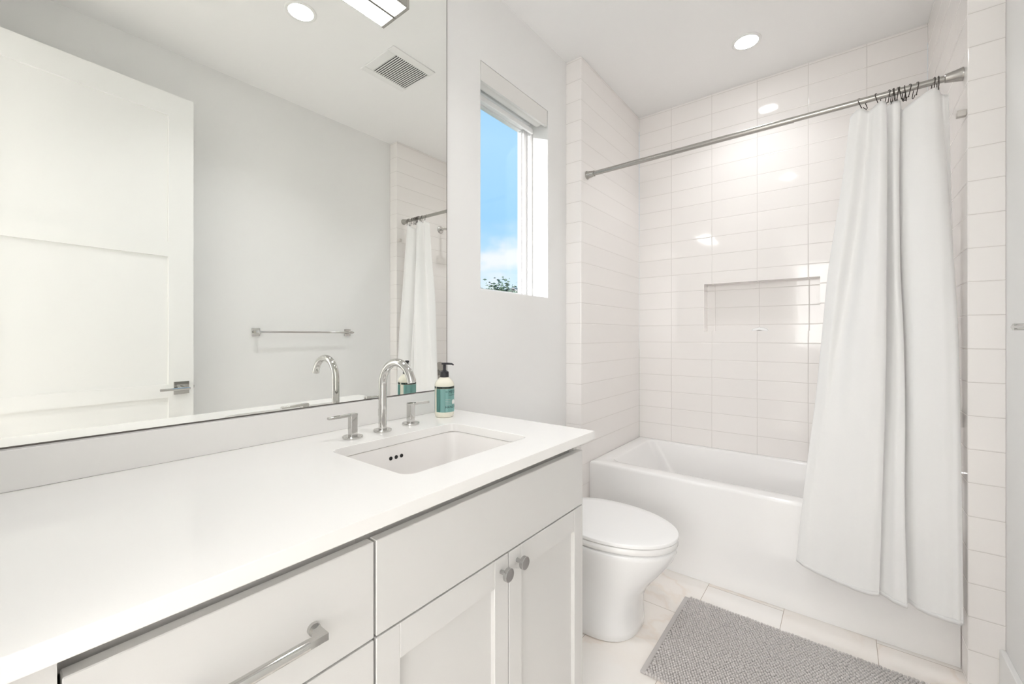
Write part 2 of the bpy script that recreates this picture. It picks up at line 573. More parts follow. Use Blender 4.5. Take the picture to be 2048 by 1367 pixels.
# ================================================================== BATHTUB
bm = BM()
x0, x1, y1 = XA + .001, XR - .001, YB - .001
S6 = 6
rings = [rrect(x0, x1, YT, y1, .002, 0.001, S6), rrect(x0, x1, YT, y1, .002, ZR - .016, S6)]
for a in (30, 60, 90):
    q = .014 * (1 - math.cos(math.radians(a)))
    w_ = .014 * math.sin(math.radians(a))
    rings.append(rrect(x0 + q, x1 - q, YT + q, y1 - q, .004, ZR - .016 + w_ * 16 / 14, S6))
ix0, ix1, iy0, iy1 = XA + .100, XR - .10, YT + .096, YB - .058
rings.append(rrect(ix0 - .012, ix1 + .012, iy0 - .012, iy1 + .012, .060, ZR, S6))
rings.append(rrect(ix0 - .004, ix1 + .004, iy0 - .004, iy1 + .004, .058, ZR - .003, S6))
rings.append(rrect(ix0, ix1, iy0, iy1, .056, ZR - .012, S6))
rings.append(rrect(ix0 + .10, ix1 - .03, iy0 + .022, iy1 - .022, .07, ZR - .17, S6))
rings.append(rrect(ix0 + .19, ix1 - .05, iy0 + .04, iy1 - .04, .09, .165, S6))
rings.append(rrect(ix0 + .23, ix1 - .08, iy0 + .07, iy1 - .07, .09, .128, S6))
rings.append(rrect(ix0 + .32, ix1 - .16, iy0 + .15, iy1 - .15, .07, .12, S6))
loft(bm, rings)
tub = obj('bathtub', bm, M['acrylic'], None, smooth=50, origin=((XA + XR) / 2, YT, 0))
tag(tub, 'white alcove bathtub with a plain apron front between tiled walls', 'bathtub')
bm = BM()
lathe(bm, (XR - .30, (YT + YB) / 2, .1195), (0, 0, 1), [(0, .034), (.004, .034), (.006, .028), (.006, .006), (.010, .006), (.012, .0)], 24)
d_ = obj('drain', bm, M['chrome'], tub, smooth=40)
d_['label'] = 'chrome tub drain'

# tub and shower fittings on the right alcove wall
sh = empty('wall_shower', (XR, 2.61, 2.18))
tag(sh, 'chrome shower head on a wall arm behind the curtain', 'shower head')
bm = BM()
lathe(bm, (XR, 2.61, 2.18), (-1, 0, 0), [(0, .034), (.004, .034), (.010, .026), (.012, .012)], 32)
obj('flange', bm, M['chrome'], sh, smooth=40)
bm = BM()
tube(bm, [(XR - .005, 2.61, 2.18), (XR - .06, 2.61, 2.18), (XR - .10, 2.61, 2.170), (XR - .13, 2.61, 2.145), (XR - .145, 2.61, 2.12)], .0105, 16)
obj('arm', bm, M['chrome'], sh, smooth=40)
bm = BM()
lathe(bm, (XR - .140, 2.61, 2.13), (-.45, 0, -.9), [(0, .012), (.02, .014), (.035, .05), (.05, .055), (.056, .05)], 32)
obj('spray_face', bm, M['chrome'], sh, smooth=40)
va_ = empty('shower_valve', (XR, 2.60, .90))
tag(va_, 'chrome shower valve plate with round handle on the tiled right wall', 'shower valve')
bm = BM()
loft(bm, [[Vector((xx, 2.60 + (p.x), .885 + p.y)) for p in rrect(-.052, .052, -.098, .098, .05, 0, 8)] for xx in (XR, XR - .006)])
obj('plate', bm, M['nickel'], va_, 0.002, smooth=40)
bm = BM()
lathe(bm, (XR - .006, 2.60, .885), (-1, 0, 0), [(0, .020), (.03, .020), (.032, .028), (.06, .027), (.064, .020)], 28)
h_ = obj('handle', bm, M['chrome'], va_, smooth=40)
bm = BM()
box(bm, XR - .066, XR - .052, 2.593, 2.607, .83, .885)
obj('lever', bm, M['chrome'], h_, .003)
bm = BM()
tube(bm, [(XR - .001, 2.60, .62), (XR - .10, 2.60, .62), (XR - .13, 2.60, .612), (XR - .145, 2.60, .595)], [.027, .024, .022, .019], 20)
tag(obj('tub_spout', bm, M['chrome'], None, smooth=40, origin=(XR, 2.60, .62)), 'chrome tub spout on the tiled wall behind the curtain', 'tub spout')
bm = boxes((XR - .024, XR - .0002, 2.146, 2.170, 1.9945, 2.015))
tag(obj('curtain_clip', bm, M['tab'], None, .002, origin=(XR, 2.158, 2.0)), 'small grey plastic clip on the tile edge beside the top of the curtain', 'clip')

# soap dish in the niche: a small white arched dish
bm = BM()
n_ = 24
rings = []
for k in range(9):
    a = k / 8 * PI / 2
    rings.append([Vector((-.408 + .046 * math.cos(a) * math.cos(2 * PI * i / n_) + (0.0001 if k == 8 else 0), YB + .031 + .032 * math.cos(a) * math.sin(2 * PI * i / n_),
                          NZ0 + .001 + .022 * math.sin(a) + .006 * max(0, 1 - abs(math.cos(2 * PI * i / n_)) * 2.2) * math.cos(a))) for i in range(n_)])
rings[-1] = [Vector((-.408 + .002 * math.cos(2 * PI * i / n_), YB + .031 + .002 * math.sin(2 * PI * i / n_), NZ0 + .0235)) for i in range(n_)]
loft(bm, rings)
tag(obj('soap_dish', bm, M['ceramic'], None, smooth=60, origin=(-.408, YB + .031, NZ0)), 'small white arched soap dish at the front of the tiled niche', 'soap dish')

# ================================================================== SHOWER ROD, HOOKS, CURTAIN
ROD_Y = 2.203
KC = ROD_Y / 2.262                                  # curtain columns below were laid out about the rod at 2.262
def rod_z(x):
    return 2.154 + (x - XA) / (XR - XA) * 0.011
rod = empty('shower_rod', (XA, ROD_Y, 2.154))
tag(rod, 'brushed nickel telescoping shower rod across the tub alcove', 'shower rod')
J = -0.1675
bm = BM()
cyl(bm, (XA + .03, ROD_Y, rod_z(XA + .03)), (1, 0, .0066), J - XA - .03, .0130, 24)
obj('outer_tube', bm, M['nickel'], rod, smooth=40)
bm = BM()
cyl(bm, (J - .002, ROD_Y, rod_z(J)), (1, 0, .0066), XR - .03 - J, .0118, 24)
obj('inner_tube', bm, M['nickel'], rod, smooth=40)
bm = BM()
lathe(bm, (XA + .0005, ROD_Y, rod_z(XA)), (1, 0, .0066), [(0, .0235), (.004, .0235), (.006, .0215), (.042, .0155), (.043, .0165), (.048, .0165), (.049, .013)], 28)
obj('end_cap', bm, M['nickel'], rod, smooth=30)
bm = BM()
lathe(bm, (XR - .0005, ROD_Y, rod_z(XR)), (-1, 0, -.0066), [(0, .0235), (.003, .0235), (.005, .0225), (.046, .0148), (.048, .0118)], 28)
obj('end_cap', bm, M['nickel'], rod, smooth=30)

ORD = ['leftmost of the hooks on the shower rod', 'second hook from the left on the shower rod', 'third hook from the left on the shower rod',
       'fourth hook from the left on the shower rod', 'fifth hook from the left on the shower rod', 'sixth hook from the left on the shower rod',
       'sixth hook from the rod\'s right end cap', 'fifth hook from the rod\'s right end cap', 'fourth hook from the rod\'s right end cap',
       'third hook from the rod\'s right end cap', 'second hook from the rod\'s right end cap', 'rightmost hook against the rod\'s end cap']
HOOKX = [0.061, 0.112, 0.144, 0.157, 0.163, 0.170, 0.181, 0.194, 0.204, 0.226, 0.274, 0.286]
TILT = [-.75, -.50, .30, .16, -.12, .24, -.30, -.14, .40, .34, .16, .05]
def hook_mesh():
    bm_ = BM()
    R_ = .0150
    pts = [(0, -R_ * .95, -.038), (0, -R_, -.02)]
    for k in range(0, 13):
        a = PI - PI * k / 12
        pts.append((0, R_ * math.cos(a), R_ * math.sin(a)))
    pts += [(0, R_, -.02), (0, R_ * .9, -.036), (0, R_ * .4, -.043), (0, -.002, -.039), (0, -.004, -.033)]
    tube(bm_, pts, .0014, 8)
    bmesh.ops.create_uvsphere(bm_, u_segments=8, v_segments=6, radius=.0024, matrix=Matrix.Translation((0, -R_ * .95, -.038)))
    return bm_
hk0 = obj('curtain_hook', hook_mesh(), M['bronze'], None, smooth=60)
for i, hx_ in enumerate(HOOKX):
    hk = hk0 if i == 0 else hk0.copy()
    if i:
        COL.objects.link(hk)
    hx_ *= KC
    hk.location = (hx_, ROD_Y, rod_z(hx_))
    hk.rotation_euler = (0, TILT[i] * .5, TILT[i])
    tag(hk, 'dark metal curtain hook, ' + ORD[i], 'curtain hook', 'curtain hooks on the shower rod')

# curtain: control columns, (x at each height, depth offset at top / bottom)
ZS = [2.135, 1.85, 1.5, 1.2, .9, .6, .2]
CC = [
    # x at ZS                                                       y at ZS (top .. hem)                                hem z
    ([.034, .004, -.040, -.064, -.088, -.118, -.148], [2.272, 2.268, 2.262, 2.250, 2.240, 2.228, 2.214], .236),
    ([.026, -.002, -.046, -.070, -.094, -.124, -.157], [2.262, 2.258, 2.252, 2.242, 2.232, 2.222, 2.210], .240),
    ([.055, .030, -.010, -.040, -.064, -.092, -.120], [2.243, 2.236, 2.230, 2.222, 2.216, 2.210, 2.202], .224),
    ([.085, .066, .030, -.006, -.030, -.046, -.060], [2.262, 2.262, 2.252, 2.232, 2.214, 2.206, 2.200], .209),
    ([.103, .092, .068, .042, .028, .018, .010], [2.252, 2.236, 2.216, 2.206, 2.200, 2.194, 2.188], .202),
    ([.122, .118, .110, .100, .090, .078, .066], [2.240, 2.226, 2.206, 2.196, 2.190, 2.184, 2.176], .200),
    ([.138, .139, .136, .134, .129, .121, .111], [2.256, 2.244, 2.228, 2.214, 2.204, 2.194, 2.186], .201),
    ([.136, .138, .134, .131, .126, .117, .107], [2.282, 2.282, 2.276, 2.262, 2.248, 2.232, 2.214], .203),
    ([.148, .150, .149, .147, .142, .135, .124], [2.270, 2.268, 2.262, 2.246, 2.232, 2.216, 2.200], .202),
    ([.162, .160, .162, .166, .163, .159, .157], [2.256, 2.250, 2.238, 2.220, 2.204, 2.188, 2.168], .200),
    ([.178, .176, .178, .186, .188, .185, .191], [2.262, 2.258, 2.248, 2.226, 2.206, 2.186, 2.160], .199),
    ([.183, .180, .181, .189, .190, .186, .190], [2.284, 2.286, 2.280, 2.264, 2.250, 2.232, 2.206], .201),
    ([.187, .185, .187, .195, .196, .194, .202], [2.272, 2.268, 2.260, 2.244, 2.232, 2.218, 2.196], .202),
    ([.196, .196, .202, .212, .216, .220, .232], [2.250, 2.240, 2.226, 2.208, 2.196, 2.182, 2.162], .200),
    ([.232, .240, .252, .260, .266, .270, .280], [2.236, 2.226, 2.212, 2.196, 2.184, 2.170, 2.150], .199),
    ([.268, .282, .296, .304, .310, .314, .318], [2.244, 2.232, 2.216, 2.198, 2.184, 2.168, 2.148], .198),
    ([.288, .306, .322, .330, .333, .334, .335], [2.262, 2.254, 2.236, 2.212, 2.196, 2.178, 2.156], .199),
    ([.296, .312, .327, .334, .3365, .3375, .338], [2.286, 2.286, 2.276, 2.252, 2.232, 2.208, 2.186], .203),
    ([.306, .318, .331, .3365, .338, .339, .339], [2.290, 2.296, 2.288, 2.270, 2.254, 2.230, 2.206], .206),
    ([.318, .326, .334, .338, .339, .340, .340], [2.282, 2.292, 2.290, 2.278, 2.262, 2.238, 2.214], .208),
]
BASE = [2.262, 2.256, 2.244, 2.226, 2.210, 2.194, 2.178]
for xs_, ys_, hz_ in CC:                             # deepen the folds, then settle under the rod
    for k_ in range(len(ZS)):
        g_ = (1.35, 1.5, 1.55, 1.5, 1.35, 1.2, 1.0)[k_]
        ys_[k_] = (BASE[k_] + (ys_[k_] - BASE[k_]) * g_) * KC
        xs_[k_] *= KC
CC = [(a_, b_, 1.22 + (c_ - 1.22) * KC) for a_, b_, c_ in CC]
ZS = [1.22 + (z_ - 1.22) * KC for z_ in ZS]
def cr4(p0, p1, p2, p3, t):
    return .5 * ((2 * p1) + (-p0 + p2) * t + (2 * p0 - 5 * p1 + 4 * p2 - p3) * t * t + (-p0 + 3 * p1 - 3 * p2 + p3) * t ** 3)
def spline(vals, s):
    n1 = len(vals) - 1
    i = min(int(s), n1 - 1)
    t_ = s - i
    g = lambda k: vals[max(0, min(n1, k))]
    return cr4(g(i - 1), g(i), g(i + 1), g(i + 2), t_)
NU, NV = 190, 72
topz = [2.130, 2.134, 2.150, 2.140, 2.150, 2.156, 2.152, 2.140, 2.152, 2.156, 2.152, 2.140, 2.116, 2.114, 2.132, 2.156, 2.160, 2.154, 2.146, 2.140]
topz = [1.22 + (z_ - 1.22) * KC for z_ in topz]
bm = BM()
grid = []
for j in range(NV + 1):
    w_ = j / NV
    sv = w_ * (len(ZS) - 1)
    xs = [spline(c_[0], sv) for c_ in CC]
    ys = [spline(c_[1], sv) for c_ in CC]
    zz = spline(ZS, sv)
    row = []
    for i in range(NU + 1):
        su = i / NU * (len(CC) - 1)
        x, y = spline(xs, su), spline(ys, su)
        dz = (spline(topz, su) - ZS[0]) * max(0, 1 - w_ * 4) ** 1.5 + (spline([c_[2] for c_ in CC], su) - ZS[-1]) * max(0, w_ * 2 - 1) ** 1.3
        # slack between the hooks and slight creasing lower down
        y += .0016 * math.sin(su * 7 + w_ * 5) * w_
        x = min(x, XR - .0022)
        if zz < ZR + .05:
            y = min(y, YT - .006)
        row.append(bm.verts.new((x, y, zz + dz)))
    grid.append(row)
for j in range(NV):
    for i in range(NU):
        bm.faces.new((grid[j][i], grid[j][i + 1], grid[j + 1][i + 1], grid[j + 1][i]))
cu = obj('shower_curtain', bm, M['cloth'], None, smooth=180, origin=(.17, 2.20, 2.11))
tag(cu, 'white cloth shower curtain drawn to the right end of the tub', 'shower curtain')
sm = cu.modifiers.new('thickness', 'SOLIDIFY')
sm.thickness = .0016
sm.offset = 0
# stitched hem along the bottom edge
bm = BM()
rows = []
for dz_, dy_ in ((.0, -.0016), (.016, -.0018)):
    r_ = []
    for i in range(NU + 1):
        su = i / NU * (len(CC) - 1)
        x, y = spline([c_[0][-1] for c_ in CC], su), spline([c_[1][-1] for c_ in CC], su)
        y += .0016 * math.sin(su * 7 + 5)
        x = min(x, XR - .0022)
        y = min(y, YT - .006)
        r_.append(bm.verts.new((x, y + dy_, spline([c_[2] for c_ in CC], su) + dz_ - .0005)))
    rows.append(r_)
for i in range(NU):
    bm.faces.new((rows[0][i], rows[0][i + 1], rows[1][i + 1], rows[1][i]))
hm = obj('hem', bm, M['cloth'], cu, smooth=180)
sm = hm.modifiers.new('thickness', 'SOLIDIFY')
sm.thickness = .0012
sm.offset = 0

# ================================================================== TOILET
TY = 1.700
def egg(zx, front, back, hw, z, n=48, p_front=2.0, p_back=2.6):
    """plan outline: widest at x=zx, front towards +x"""
    out = []
    for i in range(n):
        a = 2 * PI * i / n
        ca, sa = math.cos(a), math.sin(a)
        p_ = p_front if ca > 0 else p_back
        L_ = (front - zx) if ca > 0 else (zx - back)
        out.append(Vector((zx + L_ * math.copysign(abs(ca) ** (2 / p_), ca), TY + hw * math.copysign(abs(sa) ** (2 / p_), sa), z)))
    return out
to = empty('toilet', (-.86, TY, 0))
tag(to, 'white skirted toilet with closed lid between the vanity and the bathtub', 'toilet')
bm = BM()
BK = -1.255
loft(bm, [egg(-.84, -.664, BK, .158, .0, p_front=2.5), egg(-.84, -.659, BK, .165, .006, p_front=2.5), egg(-.84, -.659, BK, .166, .03, p_front=2.5), egg(-.84, -.662, BK, .165, .08, p_front=2.45),
          egg(-.84, -.657, BK, .165, .13, p_front=2.4), egg(-.83, -.638, BK, .168, .18, p_front=2.35), egg(-.82, -.603, BK, .175, .23, p_front=2.2),
          egg(-.81, -.562, BK, .184, .28, p_front=2.1), egg(-.80, -.531, BK, .193, .325), egg(-.80, -.517, BK, .199, .357), egg(-.80, -.515, BK, .2005, .372), egg(-.80, -.518, BK, .198, .378), egg(-.80, -.525, BK, .19, .379)])
obj('bowl', bm, M['ceramic'], to, smooth=60)
bm = BM()
loft(bm, [egg(-.80, -.524, -1.052, .190, .3795), egg(-.80, -.523, -1.052, .191, .3845), egg(-.80, -.513, -1.058, .200, .385), egg(-.80, -.5105, -1.058, .202, .388), egg(-.80, -.5105, -1.058, .202, .405), egg(-.80, -.513, -1.056, .200, .4075), egg(-.80, -.520, -1.056, .193, .408)])
obj('seat', bm, M['seat'], to, smooth=40)
bm = BM()
loft(bm, [egg(-.80, -.518, -1.05, .195, .4085), egg(-.80, -.517, -1.05, .196, .411), egg(-.80, -.5105, -1.055, .202, .4115), egg(-.80, -.509, -1.056, .2035, .413), egg(-.80, -.509, -1.056, .2035, .4225), egg(-.80, -.5105, -1.055, .202, .4248),
          egg(-.80, -.514, -1.053, .199, .4258), egg(-.80, -.56, -1.02, .165, .4272), egg(-.80, -.66, -.95, .09, .4280)])
obj('lid', bm, M['seat'], to, smooth=40)
bm = BM()
loft(bm, [rrect(-1.268, -1.085, TY - .185, TY + .185, .03, .384), rrect(-1.268, -1.075, TY - .195, TY + .195, .03, .69)])
tk = obj('tank', bm, M['ceramic'], to, smooth=50)
bm = BM()
loft(bm, [rrect(-1.270, -1.070, TY - .20, TY + .20, .03, .691), rrect(-1.270, -1.070, TY - .20, TY + .20, .03, .716), rrect(-1.266, -1.075, TY - .195, TY + .195, .03, .72)])
obj('tank_lid', bm, M['ceramic'], to, smooth=50)
bm = BM()
lathe(bm, (-1.17, TY, .72), (0, 0, 1), [(0, .022), (.003, .022), (.004, .019)], 24)
obj('flush_button', bm, M['chrome'], to, smooth=40)

# ================================================================== BATH MAT
MX0, MX1, MY0, MY1 = -.577, .292, 1.487, 2.040
bmx = empty('bath_mat', ((MX0 + MX1) / 2, (MY0 + MY1) / 2, 0))
tag(bmx, 'grey nubby chenille bath mat on the marble floor before the tub', 'bath mat')
bm = BM()
box(bm, MX0 + .018, MX1 - .018, MY0 + .004, MY1 - .004, .0005, .007)
obj('backing', bm, M['mat'], bmx)
for xa, xb in ((MX0, MX0 + .020), (MX1 - .020, MX1)):
    obj('hem', boxes((xa, xb, MY0, MY1, .0005, .0105)), M['mat_hem'], bmx, .003)
rnd = random.Random(5)
verts, faces = [], []
ox, oy, oz = (MX0 + MX1) / 2, (MY0 + MY1) / 2, 0
px_, py_ = .0108, .0100
nx, ny = int((MX1 - MX0 - .044) / px_), int((MY1 - MY0) / py_)
ANG = [2 * PI * k / 8 for k in range(8)]
for i in range(nx + 1):
    for j in range(ny + 1):
        x = MX0 + .024 + i * px_ + rnd.gauss(0, .0004) + (.5 * px_ if j % 2 else 0)
        y = MY0 + .003 + j * py_ + rnd.gauss(0, .0004)
        if x > MX1 - .022:
            continue
        h_ = .0165 + rnd.gauss(0, .0006)
        tx, ty = rnd.gauss(0, .0007), rnd.gauss(0, .0007)
        b0 = len(verts)
        for zz, rr in ((.006, .0038), (.011, .0051), (h_ - .0018, .0042)):
            f_ = (zz - .006) / .01
            for a in ANG:
                verts.append((x + tx * f_ + rr * math.cos(a) - ox, y + ty * f_ + rr * math.sin(a) - oy, zz))
        verts.append((x + tx - ox, y + ty - oy, h_))
        for k in range(8):
            k2 = (k + 1) % 8
            faces.append((b0 + k, b0 + k2, b0 + 8 + k2, b0 + 8 + k))
            faces.append((b0 + 8 + k, b0 + 8 + k2, b0 + 16 + k2, b0 + 16 + k))
            faces.append((b0 + 16 + k, b0 + 16 + k2, b0 + 24))
me = bpy.data.meshes.new('pile')
me.from_pydata(verts, [], faces)
me.polygons.foreach_set('use_smooth', [True] * len(faces))
me.materials.append(M['mat'])
pile = bpy.data.objects.new('pile', me)
pile['kind'] = 'stuff'
COL.objects.link(pile)
pile.parent = bmx

# ================================================================== VANITY
XC = -.630                                           # face of doors and drawers
CXF = XC - .020                                      # carcass front
def shaker(name, y0, y1, z0, z1, parent, st=.0502, rail=.0637):
    bm_ = boxes((CXF, XC, y0, y0 + st, z0, z1), (CXF, XC, y1 - st, y1, z0, z1), (CXF, XC, y0 + st, y1 - st, z1 - rail, z1), (CXF, XC, y0 + st, y1 - st, z0, z0 + rail))
    d = obj(name, bm_, M['cab'], parent, .0012, seg=1)
    obj('panel', boxes((CXF + .001, XC - .012, y0 + st - .002, y1 - st + .002, z0 + rail - .002, z1 - rail + .002)), M['cab'], d)
    return d
def knob(parent, y, z):
    bm_ = BM()
    lathe(bm_, (XC, y, z), (1, 0, 0), [(0, .0050), (.017, .0050), (.0175, .0145), (.0185, .0155), (.0265, .0155), (.0275, .0145)], 28)
    k = obj('knob', bm_, M['satin'], parent, smooth=35)
    k['label'] = 'round chrome knob on a short stem'
def pull(parent, yc, z, half):
    """round-rose bar pull: square elbows, round bar"""
    bm_ = BM()
    xb = XC + .030
    a = .0053
    for s_ in (-1, 1):
        yy = yc + s_ * (half + .004)
        cyl(bm_, (XC, yy - s_ * .006, z), (1, 0, 0), .006, .0092, 24)
        ell = [(XC + .006, yy), (xb + a, yy), (xb + a, yy - s_ * .027), (xb - a, yy - s_ * .027), (xb - a, yy - s_ * .012), (XC + .006, yy - s_ * .012)]
        loft(bm_, [[Vector((px, py, zz)) for px, py in ell] for zz in (z - a, z + a)])
    cyl(bm_, (xb, yc - half + .0235, z), (0, 1, 0), 2 * half - .047, .0080, 24)
    p_ = obj('pull', bm_, M['chrome'], parent, smooth=35)
    p_['label'] = 'chrome bar pull'
ZTOP, ZSPL = .8684, .7037
# sink cabinet
YA0, YA1 = .4255, 1.1555
vc = empty('sink_cabinet', (-.95, .79, 0))
tag(vc, 'pale grey two-door sink cabinet with round chrome knobs beside the toilet', 'cabinet')
obj('carcass', boxes((XW + .001, CXF - .016, YA0, YA0 + .018, .10, ZKB - .001), (XW + .001, CXF - .001, YA1 - .019, YA1, .0, ZKB - .001), (XW + .001, CXF - .016, YA0 + .018, YA1 - .019, .10, .118),
                     (CXF - .04, CXF - .0165, YA0 + .018, YA1 - .019, .855, ZKB - .001), (XW + .001, XW + .012, YA0 + .018, YA1 - .019, .118, ZKB - .001)), M['cab'], vc)
obj('toe_kick', boxes((CXF - .09, CXF - .075, YA0, YA1 - .019, 0, .10)), M['cabin'], vc)
obj('inner_rail', boxes((CXF - .02, CXF - .0165, YA0 + .018, YA1 - .019, .694, .713)), M['cabin'], vc)
obj('false_front', boxes((CXF, XC, YA0 + .0005, YA1 + .0005, ZSPL, ZTOP)), M['cab'], vc, .0012, seg=1)
d1 = shaker('door', YA0 + .0005, .7897, .105, ZSPL - .004, vc)
knob(d1, .7616, .6675)
d2 = shaker('door', .7925, YA1 + .0005, .105, ZSPL - .004, vc)
knob(d2, .8234, .6695)
# drawer cabinet
dc = empty('drawer_cabinet', (-.95, .22, 0))
tag(dc, 'pale grey drawer cabinet with chrome bar pulls at the near end of the vanity', 'cabinet')
obj('carcass', boxes((XW + .001, CXF - .016, YI + .001, .053, .10, ZKB - .001), (XW + .001, CXF - .016, .407, .4250, .10, ZKB - .001), (XW + .001, CXF - .016, .053, .407, .10, .118),
                     (CXF - .04, CXF - .0165, .053, .407, .855, ZKB - .001), (XW + .001, XW + .012, .053, .407, .118, ZKB - .001)), M['cab'], dc)
obj('filler', boxes((CXF, XC, YI + .001, .0520, .105, ZKB - .001)), M['cab'], dc)
obj('toe_kick', boxes((CXF - .09, CXF - .075, YI + .001, .4250, 0, .10)), M['cabin'], dc)
for k, (z0, z1) in enumerate(((ZSPL, ZTOP), (.4256, ZSPL - .004), (.105, .4216))):
    dr = obj('drawer', boxes((CXF, XC, .0555, .4213, z0, z1)), M['cab'], dc, .0012, seg=1)
    pull(dr, .2386, z1 - .090, .079)
# counter with cut-out
SX0, SX1, SY0, SY1 = -1.046, -.7264, .567, 1.0075
bm = BM()
Q = 6
X0c, X1c, Y0c, Y1c = XW + .0005, -.6105, YI + .0005, 1.1977
ot, it = rrect(X0c, X1c, Y0c, Y1c, .0012, ZK, Q), rrect(SX0, SX1, SY0, SY1, .030, ZK, Q)
loft(bm, [it, ot, rrect(X0c, X1c, Y0c, Y1c, .0012, ZKB, Q), rrect(SX0, SX1, SY0, SY1, .030, ZKB, Q), rrect(SX0, SX1, SY0, SY1, .030, ZK, Q)], False, False)
bmesh.ops.remove_doubles(bm, verts=bm.verts, dist=1e-6)
ct = obj('countertop', bm, M['quartz'], None, .0018, origin=(-.95, .62, ZKB))
tag(ct, 'white quartz vanity countertop with a rectangular sink cut-out', 'countertop')
tag(obj('backsplash', boxes((XW + .0005, XM + .020, YI + .0005, 1.178, ZK + .0003, 1.0025)), M['quartz'], None, .001, origin=(XW + .01, .6, ZK)), 'low white quartz backsplash strip between the countertop and the mirror', 'backsplash')
# sink basin
bm = BM()
a_ = .010
rings = [rrect(SX0 - .03, SX1 + .03, SY0 - .03, SY1 + .03, .04, ZKB - .001, Q), rrect(SX0 - a_ * .2, SX1 + a_ * .2, SY0 - a_ * .2, SY1 + a_ * .2, .032, ZKB - .001, Q),
         rrect(SX0 + .002, SX1 - .002, SY0 + .002, SY1 - .002, .032, ZKB - .008, Q), rrect(SX0 + .010, SX1 - .010, SY0 + .010, SY1 - .010, .034, ZKB - .075, Q),
         rrect(SX0 + .022, SX1 - .022, SY0 + .022, SY1 - .022, .040, ZKB - .120, Q), rrect(SX0 + .05, SX1 - .05, SY0 + .05, SY1 - .05, .045, ZKB - .140, Q),
         rrect(SX0 + .14, SX1 - .14, SY0 + .19, SY1 - .19, .02, ZKB - .148, Q)]
loft(bm, rings, False, True)
bs = obj('sink_basin', bm, M['basin'], None, smooth=55, origin=(-.886, .787, ZKB - .148))
tag(bs, 'white rectangular undermount sink basin with three overflow holes', 'sink')
sm = bs.modifiers.new('thickness', 'SOLIDIFY')
sm.thickness = .008
sm.offset = -1
bm = BM()
for yy in (.752, .771, .790):
    cyl(bm, (SX0 + .0030, yy, .8610), (1, 0, -.12), .0036, .0056, 20)
oh = obj('overflow_shade', bm, M['dark'], bs, smooth=40)  # dark discs in place of the shade inside the holes
bm = BM()
lathe(bm, (-.886, .787, ZKB - .1475), (0, 0, 1), [(0, .030), (.003, .030), (.005, .022), (.005, .020), (.012, .019), (.014, .012)], 28)
obj('drain', bm, M['chrome'], bs, smooth=40)

# faucet
FX = -1.128
FY = .785
fa = empty('faucet', (FX, FY, ZK))
tag(fa, 'chrome widespread faucet with gooseneck spout and two lever handles behind the sink', 'faucet')
bm = BM()
lathe(bm, (FX, FY, ZK), (0, 0, 1), [(0, .0275), (.003, .0280), (.006, .0275), (.0068, .0265), (.0068, .012)], 36)
obj('base_flange', bm, M['chrome'], fa, smooth=35)
bm = BM()
R_ = .0715
pts = [(FX, FY, ZK + .006), (FX, FY, ZK + .06), (FX, FY, ZK + .12), (FX, FY, ZK + .145)]
for k in range(1, 21):
    a = PI - math.radians(168) * k / 20
    pts.append((FX + R_ + R_ * math.cos(a), FY, ZK + .145 + R_ * math.sin(a)))
tube(bm, pts, .0122, 24)
sp = obj('spout', bm, M['chrome'], fa, smooth=40)
bm = BM()
tube(bm, [(FX - .017, FY, ZK + .045), (FX - .017, FY, ZK + .068)], .0035, 12)
obj('lift_rod', bm, M['chrome'], sp, smooth=40)
for (yy, sgn, xx) in ((.6795, -1, -1.1215), (.9035, 1, -1.140)):
    bm = BM()
    lathe(bm, (xx, yy, ZK), (0, 0, 1), [(0, .0285), (.003, .029), (.006, .0285), (.0068, .0275), (.0068, .012)], 36)
    hb = obj('handle', bm, M['chrome'], fa, smooth=35)
    bm = BM()
    loft(bm, [rrect(xx - .0105, xx + .0105, yy - .0105, yy + .0105, .003, z_) for z_ in (ZK + .006, ZK + .0715)])
    obj('post', bm, M['chrome'], hb, .0008, smooth=30)
    bm = BM()
    y0_, y1_ = yy + sgn * .010, yy + sgn * .075
    loft(bm, [[Vector((xx + q_[0], y_, z_ + q_[1])) for q_ in ((-w_, -.0035), (w_, -.0035), (w_, .0035), (-w_, .0035))]
              for y_, z_, w_ in ((yy - sgn * .0103, ZK + .0675, .0103), (y0_, ZK + .0675, .0100), (y0_ + sgn * .02, ZK + .0670, .0075), (y1_, ZK + .0665, .0070))])
    obj('lever', bm, M['chrome'], hb, .0012, smooth=30)

# soap pump bottle
BXc, BYc, BR = -1.1568, 1.071, .0352
bo = empty('soap_bottle', (BXc, BYc, ZK))
tag(bo, 'cream soap bottle with teal label and black pump at the end of the counter', 'bottle')
bm = BM()
lathe(bm, (BXc, BYc, ZK), (0, 0, 1), [(0, .029), (.002, .0325), (.010, .0352), (.020, BR), (.112, BR), (.119, .0355), (.127, .0325), (.135, .0265), (.142, .0185), (.146, .0135), (.150, .0135)], 40)
obj('bottle_body', bm, M['soap'], bo, smooth=40)
CA = math.atan2(-BYc, -BXc)                          # towards the room's doorway
FACE = CA + math.radians(59)                         # the label's front is turned to the right
def cylpatch(a0, a1, z0, z1, r, n=24):
    bm_ = BM()
    rings_ = []
    for z_ in (z0, z1):
        rings_.append([Vector((BXc + r * math.cos(a0 + (a1 - a0) * i / n), BYc + r * math.sin(a0 + (a1 - a0) * i / n), ZK + z_)) for i in range(n + 1)])
    loft(bm_, rings_, False, False, False)
    bmesh.ops.solidify(bm_, geom=bm_.faces[:], thickness=.0003)
    return bm_
lb = obj('label', cylpatch(FACE - 1.46, FACE + 1.46, .020, .104, BR + .0006), M['teal'], bo, smooth=60)
lb['label'] = 'teal paper label with dark lettering'
obj('side_panel', cylpatch(FACE - 1.94, FACE - 1.46, .020, .104, BR + .0006, 8), M['teal2'], bo, smooth=60)
